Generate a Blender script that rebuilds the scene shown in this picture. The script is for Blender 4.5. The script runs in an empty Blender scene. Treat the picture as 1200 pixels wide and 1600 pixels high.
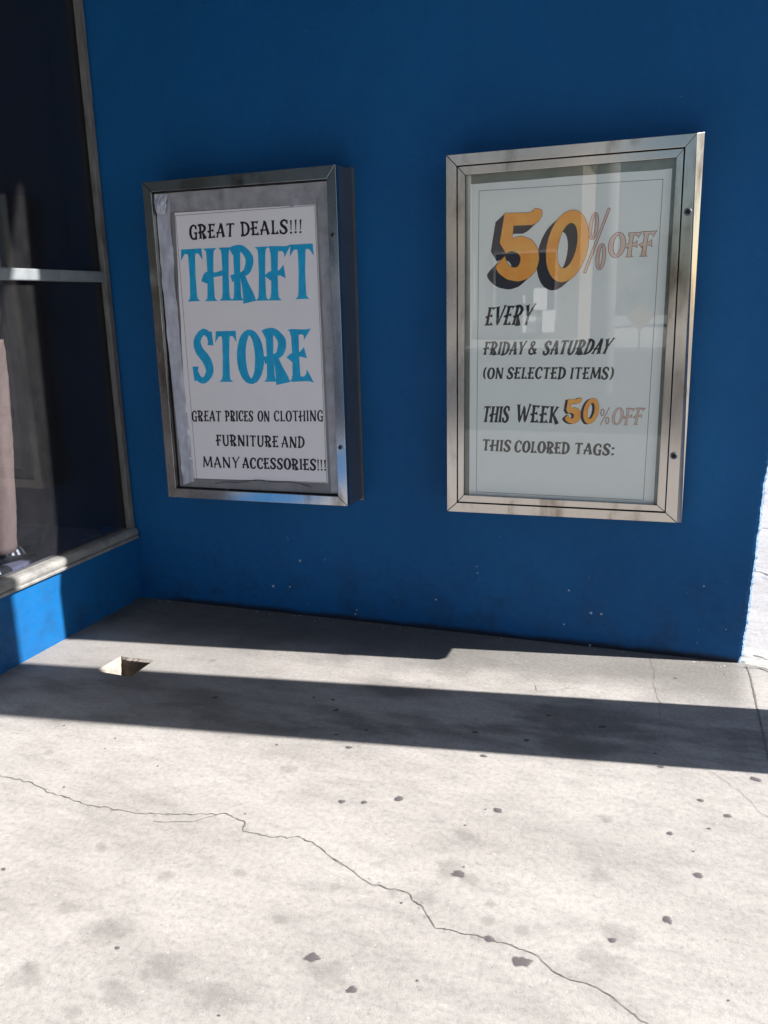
import bpy, bmesh, math, random
from mathutils import Vector, Matrix, noise
random.seed(7)
scene = bpy.context.scene
R = math.radians

# ---------------------------------------------------------------- camera
cam_d = bpy.data.cameras.new("camera")
cam = bpy.data.objects.new("camera", cam_d)
scene.collection.objects.link(cam)
cam_d.sensor_fit = 'HORIZONTAL'
cam_d.sensor_width = 36.0
cam_d.lens = 36.0 * 1307.713 / 1200.0
cam_d.clip_start = 0.05
cam_d.clip_end = 2000
r_ = Vector((0.94224, 0.33414, -0.02308)); u_ = Vector((-0.06007, 0.23639, 0.9698)); f_ = Vector((-0.3295, 0.9124, -0.24281))
m = Matrix((r_, u_, -f_)).transposed().to_4x4()
m.translation = Vector((2.673, -3.546, 1.5))
cam.matrix_world = m
scene.camera = cam

# ---------------------------------------------------------------- sun and sky
SUN_EL, SUN_AZ = R(34.0), R(8.9)          # azimuth measured from +X towards +Y (behind the sign wall)
sun_dir = Vector((math.cos(SUN_EL) * math.cos(SUN_AZ), math.cos(SUN_EL) * math.sin(SUN_AZ), math.sin(SUN_EL)))
world = bpy.data.worlds.new("World"); scene.world = world
world.use_nodes = True
wn = world.node_tree
sky = wn.nodes.new("ShaderNodeTexSky"); sky.sky_type = 'NISHITA'; sky.sun_disc = False
sky.sun_elevation = SUN_EL; sky.sun_rotation = R(90) - SUN_AZ
bg = wn.nodes["Background"]; bg.inputs["Strength"].default_value = 0.05
wn.links.new(sky.outputs[0], bg.inputs[0])
sun_d = bpy.data.lights.new("sun", 'SUN'); sun_d.energy = 5.0; sun_d.angle = R(0.5); sun_d.color = (1.0, 0.955, 0.90)
sun = bpy.data.objects.new("sun", sun_d); scene.collection.objects.link(sun)
sun.rotation_euler = sun_dir.to_track_quat('Z', 'Y').to_euler(); sun.location = sun_dir * 20
vs = scene.view_settings
vs.view_transform = 'Standard'; vs.look = 'None'; vs.exposure = 1.30; vs.gamma = 1.0
scene.cycles.max_bounces = 10; scene.cycles.diffuse_bounces = 5; scene.cycles.glossy_bounces = 5
scene.cycles.transparent_max_bounces = 12

# ---------------------------------------------------------------- helpers
def link(o, parent=None):
    scene.collection.objects.link(o)
    if parent: o.parent = parent
    return o
def empty(name, loc=(0, 0, 0), **k):
    o = link(bpy.data.objects.new(name, None)); o.location = loc
    for a, b in k.items(): o[a] = b
    return o
class MB:
    """collects faces; build() links them as one mesh object in world coordinates"""
    def __init__(s): s.v = []; s.f = []; s.mi = []
    def face(s, pts, mi=0):
        n = len(s.v); s.v += [tuple(p) for p in pts]; s.f.append(tuple(range(n, n + len(pts)))); s.mi.append(mi)
    def box(s, a, b, mi=0):
        x0, y0, z0 = a; x1, y1, z1 = b
        s.prism([(x0, y0), (x1, y0), (x1, y1), (x0, y1)], z0, z1, mi)
    def prism(s, poly, z0, z1, mi=0, ax='z'):
        P = (lambda p, t: (p[0], p[1], t)) if ax == 'z' else ((lambda p, t: (t, p[0], p[1])) if ax == 'x' else (lambda p, t: (p[0], t, p[1])))
        n = len(poly)
        A = [P(p, z0) for p in poly]; B = [P(p, z1) for p in poly]
        s.face(A[::-1], mi); s.face(B, mi)
        for i in range(n):
            j = (i + 1) % n; s.face([A[i], A[j], B[j], B[i]], mi)
    def hexa(s, a, b, mi=0):
        """a, b: four-point quads, front and back"""
        s.face(a, mi); s.face(b[::-1], mi)
        for i in range(4):
            j = (i + 1) % 4; s.face([a[j], a[i], b[i], b[j]], mi)
    def tube(s, pts, rad, n=8, mi=0, cap=True):
        rings = []
        for i, p in enumerate(pts):
            p = Vector(p); t = (Vector(pts[min(i + 1, len(pts) - 1)]) - Vector(pts[max(i - 1, 0)])).normalized()
            a = t.orthogonal().normalized() if abs(t.z) > .99 else t.cross(Vector((0, 0, 1))).normalized()
            b = t.cross(a)
            rr = rad[i] if isinstance(rad, (list, tuple)) else rad
            rings.append([p + (a * math.cos(2 * math.pi * k / n) + b * math.sin(2 * math.pi * k / n)) * rr for k in range(n)])
        for i in range(len(rings) - 1):
            for k in range(n):
                l = (k + 1) % n; s.face([rings[i][k], rings[i][l], rings[i + 1][l], rings[i + 1][k]], mi)
        if cap: s.face(rings[0][::-1], mi); s.face(rings[-1], mi)
    def build(s, name, mats, parent=None, smooth=False, merge=True, bevel=0, origin=None, norm=True, **k):
        me = bpy.data.meshes.new(name)
        o0 = Vector(origin) if origin is not None else Vector((0, 0, 0))
        me.from_pydata([tuple(Vector(v) - o0) for v in s.v], [], s.f)
        for mt in (mats if isinstance(mats, (list, tuple)) else [mats]): me.materials.append(mt)
        for p, i in zip(me.polygons, s.mi): p.material_index = i
        bm = bmesh.new(); bm.from_mesh(me)
        if merge: bmesh.ops.remove_doubles(bm, verts=bm.verts, dist=1e-5)
        if norm: bmesh.ops.recalc_face_normals(bm, faces=bm.faces)
        for f in bm.faces: f.smooth = smooth
        bm.to_mesh(me); bm.free()
        o = link(bpy.data.objects.new(name, me), parent)
        w0 = Vector((0, 0, 0)); p_ = parent
        while p_ is not None: w0 += p_.location; p_ = p_.parent
        o.location = o0 - w0
        if bevel:
            md = o.modifiers.new("bevel", 'BEVEL'); md.width = bevel; md.segments = 2; md.limit_method = 'ANGLE'
        for a, b in k.items(): o[a] = b
        return o

# ---------------------------------------------------------------- materials
def mat(name, col=(.5, .5, .5), rough=.6, metal=0.0, spec=.5):
    mt = bpy.data.materials.new(name); mt.use_nodes = True
    b = mt.node_tree.nodes["Principled BSDF"]
    b.inputs["Base Color"].default_value = (*col, 1); b.inputs["Roughness"].default_value = rough
    b.inputs["Metallic"].default_value = metal; b.inputs["Specular IOR Level"].default_value = spec
    return mt
class NT:
    def __init__(s, mt):
        s.t = mt.node_tree; s.b = s.t.nodes["Principled BSDF"]
        s.co = s.t.nodes.new("ShaderNodeTexCoord").outputs["Object"]
        s.g = s.t.nodes.new("ShaderNodeNewGeometry").outputs["Position"]
    def n(s, typ, **k):
        nd = s.t.nodes.new(typ)
        for a, b in k.items(): setattr(nd, a, b)
        return nd
    def L(s, a, b): s.t.links.new(a, b)
    def mapping(s, scale=(1, 1, 1), src=None, rot=(0, 0, 0)):
        q = s.n("ShaderNodeMapping"); q.inputs["Scale"].default_value = scale; q.inputs["Rotation"].default_value = rot
        s.L(src or s.g, q.inputs[0]); return q.outputs[0]
    def noise(s, scale, detail=4, rough=.55, vec=None, dist=0):
        q = s.n("ShaderNodeTexNoise"); q.inputs["Scale"].default_value = scale; q.inputs["Detail"].default_value = detail
        q.inputs["Roughness"].default_value = rough; q.inputs["Distortion"].default_value = dist
        s.L(vec or s.g, q.inputs["Vector"]); return q.outputs["Fac"]
    def ramp(s, fac, stops):
        q = s.n("ShaderNodeValToRGB"); e = q.color_ramp.elements
        while len(e) < len(stops): e.new(.5)
        for el, (p, c) in zip(e, stops):
            el.position = p; el.color = (*c, 1) if isinstance(c, tuple) else (c, c, c, 1)
        s.L(fac, q.inputs[0]); return q.outputs[0]
    def mix(s, fac, a, b, typ='MIX'):
        q = s.n("ShaderNodeMix"); q.data_type = 'RGBA'; q.blend_type = typ
        for sock, v in ((q.inputs[0], fac), (q.inputs[6], a), (q.inputs[7], b)):
            if hasattr(v, "links"): s.L(v, sock)
            else: sock.default_value = v if not isinstance(v, tuple) else (*v, 1)
        return q.outputs[2]
    def math(s, op, a, b=0.0, c=None, clamp=False):
        q = s.n("ShaderNodeMath", operation=op); q.use_clamp = clamp
        for i, v in enumerate((a, b) if c is None else (a, b, c)):
            if hasattr(v, "links"): s.L(v, q.inputs[i])
            else: q.inputs[i].default_value = v
        return q.outputs[0]
    def xyz(s):
        q = s.n("ShaderNodeSeparateXYZ"); s.L(s.g, q.inputs[0]); return q.outputs
    def bump(s, h, strength=.3, dist=.01):
        q = s.n("ShaderNodeBump"); q.inputs["Strength"].default_value = strength; q.inputs["Distance"].default_value = dist
        s.L(h, q.inputs["Height"]); s.L(q.outputs[0], s.b.inputs["Normal"]); return q
    def col(s, c): s.L(c, s.b.inputs["Base Color"])
    def rough(s, c): s.L(c, s.b.inputs["Roughness"])
    def smooth(s, v, a, b):
        q = s.n("ShaderNodeMapRange", interpolation_type='SMOOTHSTEP')
        q.inputs[1].default_value = a; q.inputs[2].default_value = b
        s.L(v, q.inputs[0]); return q.outputs[0]

def concrete_mat():
    mt = mat("concrete", rough=.9, spec=.12); t = NT(mt); X, Y, Z = t.xyz()
    st = t.mapping((1, 2.2, 1), rot=(0, 0, R(-12)))
    big = t.noise(1.3, 6, .62, st); mid = t.noise(6, 7, .68, st); fine = t.noise(60, 5, .75); grain = t.noise(420, 2, .8)
    c = t.ramp(big, [(.30, (.318, .302, .289)), (.5, (.390, .372, .357)), (.72, (.440, .422, .406))])
    c = t.mix(.62, c, t.ramp(mid, [(.3, (.36, .36, .36)), (.52, (.5, .5, .5)), (.75, (.57, .57, .57))]), 'OVERLAY')
    c = t.mix(.50, c, t.ramp(fine, [(.3, .28), (.5, .5), (.72, .64)]), 'OVERLAY')
    c = t.mix(.42, c, t.ramp(grain, [(.3, .24), (.5, .5), (.7, .66)]), 'OVERLAY')
    # small soft blotches
    bl = t.noise(11, 3, .5, t.mapping((1, 1.5, 1)))
    c = t.mix(t.math('MULTIPLY', t.smooth(bl, .60, .74), .30), c, (.20, .19, .185))
    # grime along the wall foot and corner, deepened to paint in shade, soft edge
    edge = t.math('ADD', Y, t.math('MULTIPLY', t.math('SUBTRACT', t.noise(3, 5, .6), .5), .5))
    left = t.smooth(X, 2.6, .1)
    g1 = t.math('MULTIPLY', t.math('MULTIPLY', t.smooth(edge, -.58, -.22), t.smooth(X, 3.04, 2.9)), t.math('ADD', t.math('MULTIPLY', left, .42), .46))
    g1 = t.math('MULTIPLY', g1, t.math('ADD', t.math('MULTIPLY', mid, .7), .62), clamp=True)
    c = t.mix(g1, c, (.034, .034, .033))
    # oily traffic stain, laid along the column's cast shadow to paint shade in
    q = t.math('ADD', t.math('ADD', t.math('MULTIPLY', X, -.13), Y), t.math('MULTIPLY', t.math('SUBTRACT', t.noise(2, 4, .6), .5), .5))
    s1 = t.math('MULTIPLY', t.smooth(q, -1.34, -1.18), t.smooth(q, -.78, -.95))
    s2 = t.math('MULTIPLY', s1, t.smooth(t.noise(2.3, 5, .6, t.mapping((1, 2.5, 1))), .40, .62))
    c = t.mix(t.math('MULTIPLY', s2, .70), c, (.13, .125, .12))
    s3 = t.math('MULTIPLY', t.smooth(X, 2.0, .6), t.math('MULTIPLY', t.smooth(Y, -1.35, -.95), .45))
    c = t.mix(s3, c, (.20, .19, .185))
    # pale scuffs
    sc = t.noise(9, 6, .7, t.mapping((.6, 3, 1), rot=(0, 0, R(-8))))
    c = t.mix(t.math('MULTIPLY', t.smooth(sc, .62, .74), .25), c, (.66, .64, .61))
    # pits and embedded grit
    pv = t.n("ShaderNodeTexVoronoi"); pv.inputs["Scale"].default_value = 75; t.L(t.g, pv.inputs["Vector"])
    ps = t.n("ShaderNodeSeparateColor"); t.L(pv.outputs["Color"], ps.inputs[0])
    pit = t.math('LESS_THAN', t.math('ADD', pv.outputs["Distance"], t.math('MULTIPLY', t.math('SUBTRACT', fine, .5), .5)), t.math('MULTIPLY', t.math('SUBTRACT', ps.outputs[0], .72), .9))
    c = t.mix(t.math('MULTIPLY', pit, .38), c, t.mix(t.math('GREATER_THAN', ps.outputs[1], .55), (.17, .16, .15), (.62, .60, .57)))
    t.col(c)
    h = t.math('ADD', t.math('MULTIPLY', fine, .6), t.math('MULTIPLY', grain, .4))
    t.bump(h, .45, .005)
    return mt
def blue_mat():
    mt = mat("blue_paint", rough=.62, spec=.3); t = NT(mt); X, Y, Z = t.xyz()
    a = t.noise(1.6, 5, .6); f = t.noise(140, 4, .65); w = t.noise(28, 4, .6)
    c = t.ramp(a, [(.3, (.0006, .084, .255)), (.7, (.0010, .104, .300))])
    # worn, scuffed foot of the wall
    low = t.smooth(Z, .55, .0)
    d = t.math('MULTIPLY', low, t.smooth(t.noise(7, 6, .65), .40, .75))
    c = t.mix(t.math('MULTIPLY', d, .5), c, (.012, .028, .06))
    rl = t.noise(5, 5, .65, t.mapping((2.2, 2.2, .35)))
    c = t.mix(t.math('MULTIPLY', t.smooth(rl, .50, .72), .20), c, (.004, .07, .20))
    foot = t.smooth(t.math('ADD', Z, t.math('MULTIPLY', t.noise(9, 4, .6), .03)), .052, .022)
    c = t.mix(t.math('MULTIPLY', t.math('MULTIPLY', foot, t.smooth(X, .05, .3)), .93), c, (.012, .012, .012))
    # chipped specks of old white plaster, mostly low down
    v = t.n("ShaderNodeTexVoronoi"); v.inputs["Scale"].default_value = 20; t.L(t.mapping((1, 1, 1.15)), v.inputs["Vector"])
    sepc = t.n("ShaderNodeSeparateColor"); t.L(v.outputs["Color"], sepc.inputs[0])
    rad = t.math('MULTIPLY', t.math('SUBTRACT', sepc.outputs[0], .30), .23)
    rad = t.math('MULTIPLY', t.math('MULTIPLY', rad, t.smooth(X, .25, .6)), t.math('MULTIPLY', t.smooth(Z, .66, .10), t.smooth(t.noise(2.5, 3), .30, .50)))
    wob = t.math('ADD', v.outputs["Distance"], t.math('MULTIPLY', t.math('SUBTRACT', t.noise(130, 4, .7), .5), .26))
    chip = t.math('LESS_THAN', wob, rad)
    c = t.mix(t.math('MULTIPLY', chip, .85), c, (.42, .47, .5))
    t.col(c)
    h = t.math('ADD', t.math('MULTIPLY', f, .5), t.math('MULTIPLY', w, .7))
    t.bump(t.math('ADD', h, t.math('MULTIPLY', t.noise(9, 3, .5), 1.2)), .5, .006)
    t.rough(t.ramp(w, [(.3, .52), (.7, .70)]))
    return mt
def metal_mat(name, col=(.50, .48, .455), vert=True, tarnish=.85):
    mt = mat(name, col, .3, 1.0); t = NT(mt)
    st = t.noise(9, 5, .6, t.mapping((1, 1, .35)))
    br = t.noise(60, 3, .6, t.mapping((6, 6, .12)) if vert else t.mapping((.12, 6, 6)))
    sp = t.noise(45, 5, .7)
    c = t.mix(t.math('MULTIPLY', t.smooth(st, .50, .74), tarnish), col, (.17, .135, .105))
    c = t.mix(t.math('MULTIPLY', t.smooth(sp, .68, .78), .35), c, (.16, .145, .13))
    c = t.mix(.06, c, t.ramp(br, [(.3, .35), (.7, .6)]), 'OVERLAY')
    t.col(c)
    t.rough(t.math('ADD', t.math('MULTIPLY', br, .06), t.math('ADD', t.math('MULTIPLY', st, .14), .055)))
    t.bump(st, .04, .002)
    return mt
def noisy(name, a, b, scale, rough=.7, metal=0, bump=0, spec=.5, sc=(1, 1, 1)):
    mt = mat(name, a, rough, metal, spec); t = NT(mt)
    n = t.noise(scale, 5, .62, t.mapping(sc))
    t.col(t.ramp(n, [(.32, a), (.68, b)]))
    if bump: t.bump(n, bump, .004)
    return mt
def glass_mat(name, dust=0.02, tint=(1, 1, 1)):
    mt = bpy.data.materials.new(name); mt.use_nodes = True; T = mt.node_tree
    for nd in list(T.nodes): T.nodes.remove(nd)
    out = T.nodes.new("ShaderNodeOutputMaterial"); tr = T.nodes.new("ShaderNodeBsdfTransparent"); gl = T.nodes.new("ShaderNodeBsdfGlossy")
    df = T.nodes.new("ShaderNodeBsdfDiffuse"); fr = T.nodes.new("ShaderNodeFresnel"); m1 = T.nodes.new("ShaderNodeMixShader"); m2 = T.nodes.new("ShaderNodeMixShader")
    tr.inputs[0].default_value = (*tint, 1); gl.inputs["Roughness"].default_value = .008; 
    g0 = T.nodes.new("ShaderNodeNewGeometry"); io = T.nodes.new("ShaderNodeMapRange")     # same 1.52 from both sides of the thin sheet
    io.inputs[3].default_value = 1.52; io.inputs[4].default_value = 1 / 1.52
    T.links.new(g0.outputs["Backfacing"], io.inputs[0]); T.links.new(io.outputs[0], fr.inputs[0])
    df.inputs[0].default_value = (.55, .54, .56, 1)
    geo = T.nodes.new("ShaderNodeNewGeometry"); nz = T.nodes.new("ShaderNodeTexNoise"); nz.inputs["Scale"].default_value = 14; nz.inputs["Detail"].default_value = 8; nz.inputs["Roughness"].default_value = .75
    ml = T.nodes.new("ShaderNodeMath"); ml.operation = 'MULTIPLY'; ml.inputs[1].default_value = dust * 2
    T.links.new(geo.outputs["Position"], nz.inputs["Vector"]); T.links.new(nz.outputs["Fac"], ml.inputs[0])
    T.links.new(fr.outputs[0], m1.inputs[0]); T.links.new(tr.outputs[0], m1.inputs[1]); T.links.new(gl.outputs[0], m1.inputs[2])
    T.links.new(ml.outputs[0], m2.inputs[0]); T.links.new(m1.outputs[0], m2.inputs[1]); T.links.new(df.outputs[0], m2.inputs[2])
    T.links.new(m2.outputs[0], out.inputs[0])
    return mt
M = {}
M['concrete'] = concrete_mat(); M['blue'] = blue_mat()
M['metal'] = metal_mat("brushed_metal"); M['metal_side'] = noisy("dull_metal", (.12, .14, .17), (.16, .18, .21), 8, .40, .6)
M['alu'] = noisy("aluminium_paint", (.30, .30, .295), (.42, .415, .40), 14, .38, .0)
M['mullion'] = noisy('mullion_paint', (.17, .19, .205), (.23, .25, .265), 14, .35)
M['sill'] = noisy('sill_paint', (.15, .15, .145), (.28, .275, .265), 18, .45, 0, .2)
M['old_trim'] = noisy("weathered_trim", (.10, .097, .092), (.22, .21, .20), 24, .7, 0, .4, sc=(1, 1, .3))
def stain_mat(name, col, z0, z1, amt, nscale, namp, sharp):
    """soft-edged stain film: it thins out towards the rim of each slightly domed spot"""
    mt = mat(name, col, .85); t = NT(mt); X, Y, Z = t.xyz()
    a = t.math('ADD', t.smooth(Z, z0, z1), t.math('MULTIPLY', t.math('SUBTRACT', t.noise(nscale, 5, .65), .5), namp))
    a = t.math('MULTIPLY', t.smooth(a, .5 - sharp, .5 + sharp), amt)
    tr = t.n("ShaderNodeBsdfTransparent"); mx = t.n("ShaderNodeMixShader")
    out = [n for n in mt.node_tree.nodes if n.type == 'OUTPUT_MATERIAL'][0]
    t.L(a, mx.inputs[0]); t.L(tr.outputs[0], mx.inputs[1]); t.L(t.b.outputs[0], mx.inputs[2]); t.L(mx.outputs[0], out.inputs[0])
    return mt
M['gum'] = stain_mat("gum_stain", (.115, .102, .110), .0006, .0024, .85, 48, 1.5, .28)
M['faint'] = stain_mat("faint_stain", (.26, .245, .232), .0006, .0024, .21, 24, 2.0, .50)
M['crack'] = noisy("crack_dark", (.09, .08, .07), (.24, .225, .21), 120, .9)
M['pit'] = noisy("pit_concrete", (.27, .235, .20), (.42, .375, .33), 40, .9, 0, .4)
M['pit_back'] = noisy('shaded_pit_concrete', (.07, .053, .04), (.13, .10, .075), 30, .95, 0, .4)  # darker copy of the pit concrete; paints in the back face's shade
M['patch'] = noisy("cement_patch", (.34, .32, .295), (.48, .46, .43), 60, .9, 0, .8)
M['worn'] = noisy('worn_stucco', (.01, .13, .34), (.36, .44, .50), 110, .85, 0, .4)
M['dark'] = mat("dark_gap", (.008, .008, .009), .8)
M['black'] = noisy("black_enamel", (.005, .005, .007), (.010, .010, .013), 60, .45)
M['cyan'] = noisy("cyan_paint", (.001, .32, .62), (.004, .43, .74), 46, .5, sc=(1, 1, .4))
M['orange'] = noisy("orange_paint", (.97, .36, .045), (.98, .52, .09), 14, .5)
M['rust'] = mat("outline_brown", (.30, .13, .07), .6)
M['navy'] = noisy("navy_shade", (.004, .006, .016), (.010, .013, .028), 40, .45)
M['palefill'] = noisy("pale_orange_fill", (.74, .52, .42), (.76, .62, .54), 30, .6)
M['paper1'] = noisy("white_board", (.80, .775, .81), (.84, .815, .845), 3, .55)
M['paper2'] = noisy("pale_board", (.80, .86, .82), (.84, .89, .85), 2.5, .5)
M['mount'] = noisy("mount_board", (.16, .19, .16), (.22, .25, .21), 12, .7)
M['backing'] = noisy("grey_backing", (.20, .20, .215), (.28, .28, .295), 10, .6, sc=(1, 1, .4))
M['tape'] = noisy("silver_tape", (.30, .30, .32), (.44, .44, .47), 18, .38, .25, .3)
M['film'] = noisy("clear_tape", (.40, .42, .50), (.56, .58, .66), 10, .25, 0, .2)
M['glass'] = glass_mat("case_glass", .005); M['shopglass'] = glass_mat("shop_glass", .012, (.78, .8, .84))
M['unseen_soffit'] = noisy("darkened_unseen_soffit", (.06, .065, .08), (.08, .085, .10), 5, .8)
M['interior'] = mat("dark_interior", (.006, .006, .010), .8)
M['platform'] = noisy("platform_felt", (.17, .16, .23), (.22, .21, .29), 40, .9)
M['asphalt'] = noisy("asphalt", (.045, .045, .047), (.075, .073, .07), 60, .9, 0, .3)
M['khaki'] = noisy("khaki_cloth", (.24, .165, .132), (.30, .21, .17), 40, .9, 0, .2, sc=(1, 1, .3))
M['coat'] = noisy("dark_cloth", (.03, .028, .024), (.05, .045, .038), 40, .9)
M['skin'] = mat("mannequin_plastic", (.45, .36, .30), .5)
M['shoe'] = mat("black_suede", (.015, .015, .018), .7); M['stripe'] = mat("white_leather", (.7, .7, .7), .5)
M['tan'] = noisy("tan_stucco", (.40, .34, .27), (.46, .40, .32), 5, .9); M['white'] = mat("white_paint", (.78, .78, .77), .6)
M['window'] = mat("far_window", (.03, .04, .05), .1)
M['bark'] = noisy("bark", (.07, .05, .035), (.12, .09, .065), 20, .9); M['leaf'] = noisy("leaves", (.035, .06, .02), (.07, .10, .035), 3, .8)
M['yellow'] = mat("yellow_sign", (.85, .45, .03), .5); M['post'] = noisy("pale_post", (.55, .54, .52), (.62, .61, .59), 6, .8)

# ---------------------------------------------------------------- ground
SPOTS = [(1.749, -1.431, 0.0194), (1.815, -1.415, 0.0167), (0.975, -2.015, 0.0139), (1.462, -2.164, 0.0125), (1.925, -2.045, 0.0306), (2.049, -2.106, 0.0194), (1.913, -1.365, 0.0306), (2.216, -1.333, 0.0208), (2.178, -1.65, 0.0306), (2.71, -1.294, 0.0181), (2.785, -1.46, 0.025), (2.869, -1.155, 0.0194), (2.794, -1.096, 0.0167), (2.962, -0.921, 0.025), (2.713, -1.658, 0.0278), (2.59, -1.771, 0.0181), (2.397, -1.903, 0.0333), (2.309, -1.859, 0.025), (2.816, -1.237, 0.0083), (2.271, -0.691, 0.0153), (2.041, -0.891, 0.0181), (2.225, -0.893, 0.0194), (2.467, -0.718, 0.0181), (2.675, -0.933, 0.0167), (2.106, -1.039, 0.0181), (2.654, -0.852, 0.0111), (2.708, -0.227, 0.0111), (2.894, -0.134, 0.0083), (2.325, -0.956, 0.0069), (0.997, -0.923, 0.0222), (1.5, -0.881, 0.0222), (1.452, -0.805, 0.0139), (1.662, -0.99, 0.0111), (1.572, -1.054, 0.0125), (1.647, -1.122, 0.0194), (1.398, -1.181, 0.0097), (0.818, -1.313, 0.0111), (1.372, -0.809, 0.0111), (0.573, -1.291, 0.0111), (1.799, -2.261, 0.0056), (2.181, -2.034, 0.0069), (2.845, -1.875, 0.0069), (2.774, -1.36, 0.0056), (2.181, -1.338, 0.0069), (2.184, -1.617, 0.0069)]
FAINT = [(1.174, -1.85, 0.0278), (1.426, -1.903, 0.0361), (1.611, -1.83, 0.025), (1.255, -2.088, 0.0333), (1.398, -2.131, 0.0694), (1.604, -2.183, 0.0694), (1.775, -2.219, 0.0694), (1.977, -2.076, 0.0625), (1.549, -2.277, 0.05), (1.486, -2.353, 0.0278), (1.307, -2.305, 0.0611), (1.882, -1.8, 0.0222), (1.793, -1.953, 0.0222), (2.158, -1.478, 0.0417), (2.151, -1.629, 0.0694), (2.213, -1.663, 0.0417), (2.121, -1.771, 0.0417), (2.542, -1.537, 0.05), (2.286, -1.736, 0.025), (2.291, -1.798, 0.0278), (2.377, -1.805, 0.0306), (2.527, -1.275, 0.0278), (1.509, -1.309, 0.0361), (0.656, -1.472, 0.0306), (0.804, -0.615, 0.0194), (2.034, -1.773, 0.025), (2.607, -1.744, 0.0556), (2.578, -1.839, 0.0694)]
CRACK = [(-.35,-1.56),(0.2,-1.60),(0.595,-1.63),(.80,-1.655),(1.03,-1.692),(1.15,-1.672),(1.266,-1.663),(1.36,-1.625),(1.435,-1.592),(1.50,-1.612),(1.53,-1.66),(1.608,-1.653),(1.70,-1.64),(1.749,-1.648),(1.84,-1.70),(1.93,-1.735),(1.975,-1.759),(2.05,-1.765),(2.121,-1.801),(2.17,-1.855),(2.246,-1.861),(2.33,-1.862),(2.412,-1.872),(2.493,-1.917),(2.55,-1.923),(2.608,-1.946),(2.66,-1.985),(2.75,-2.03),(3.0,-2.15),(3.4,-2.3)]
BRANCH = [(1.25,-1.70),(1.36,-1.665),(1.435,-1.592)]
CRACK2 = [(2.60,-.02),(2.625,-.18),(2.63,-.33),(2.654,-.475),(2.66,-.60),(2.685,-.764),(2.72,-.83),(2.768,-.89),(2.82,-.905),(2.864,-.94),(2.92,-1.03),(2.981,-1.126),(3.10,-1.22),(3.4,-1.45)]
HOLE = [(.372,-.853),(.554,-.858),(.551,-.682),(.380,-.692)]       # sw, se, ne, nw

def path_ribbon(mb, pts, w0, w1, z, mi, step=.012, jit=.005, seed=0, gaps=0.0):
    rnd = random.Random(seed); P = []
    for a, b in zip(pts, pts[1:]):
        n = max(1, int(math.dist(a, b) / step))
        for i in range(n):
            t = i / n; P.append((a[0] + (b[0] - a[0]) * t, a[1] + (b[1] - a[1]) * t))
    P.append(pts[-1]); Q = []
    for i, p in enumerate(P):
        j = Vector((p[0] * 9, p[1] * 9, seed)); k = Vector((p[0] * 38, p[1] * 38, seed + 5))
        l = Vector((p[0] * 130, p[1] * 130, seed + 8))
        Q.append((p[0] + jit * (1.6 * noise.noise(j) + noise.noise(k) + .38 * noise.noise(l)), p[1] + jit * (1.6 * noise.noise(j + Vector((50, 0, 0))) + noise.noise(k + Vector((50, 0, 0))) + .38 * noise.noise(l + Vector((50, 0, 0))))))
    prev = None
    for i in range(len(Q)):
        a = Vector(Q[max(i - 1, 0)]); b = Vector(Q[min(i + 1, len(Q) - 1)]); d = (b - a).normalized(); nn = Vector((-d.y, d.x))
        w = w0 + (w1 - w0) * (.5 + .5 * noise.noise(Vector((i * .21, seed, 2)))) ** 3 * 2.2 + rnd.uniform(-.2, .2) * w0
        cur = (Vector(Q[i]) + nn * w / 2, Vector(Q[i]) - nn * w / 2)
        if prev and noise.noise(Vector((i * .13, seed + 9, 4))) > -1 + gaps:
            mb.face([(*prev[0], z), (*prev[1], z), (*cur[1], z), (*cur[0], z)], mi)
        prev = cur
def blob(mb, x, y, r, z, mi, seed, n=14, asp=1.25, rough=.22):
    rnd = random.Random(seed); a0 = rnd.uniform(-.5, .5); pts = []; asp = rnd.uniform(.85, asp + .25)
    for i in range(n):
        t = 2 * math.pi * i / n; asp = asp
        rr = r * (1 + rough * noise.noise(Vector((math.cos(t) * 1.2, math.sin(t) * 1.2, seed * 3.1))) * 2)
        px, py = rr * math.cos(t) * asp, rr * math.sin(t)
        pts.append((x + px * math.cos(a0) - py * math.sin(a0), y + px * math.sin(a0) + py * math.cos(a0), z))
    n_ = len(pts)
    mid = [(x + (p[0] - x) * .55, y + (p[1] - y) * .55, z + .0010) for p in pts]; rim = [(p[0], p[1], z) for p in pts]
    for i in range(n_):
        j = (i + 1) % n_; mb.face([rim[i], rim[j], mid[j], mid[i]], mi); mb.face([mid[i], mid[j], (x, y, z + .0018)], mi)

g = MB()
X0, X1, Y0, Y1 = -9, 16, -6.5, 14
sw, se, ne, nw = HOLE
ring = [(X0, Y0), (sw[0], Y0), (se[0], Y0), (X1, Y0), (X1, se[1]), (X1, ne[1]), (X1, Y1), (ne[0], Y1), (nw[0], Y1), (X0, Y1), (X0, nw[1]), (X0, sw[1])]
q = lambda *ps: g.face([(p[0], p[1], 0) for p in ps], 0)
q(ring[0], ring[1], sw, ring[11]); q(ring[1], ring[2], se, sw); q(ring[2], ring[3], ring[4], se); q(se, ring[4], ring[5], ne)
q(ne, ring[5], ring[6], ring[7]); q(nw, ne, ring[7], ring[8]); q(ring[10], nw, ring[8], ring[9]); q(ring[11], sw, nw, ring[10])
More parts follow.
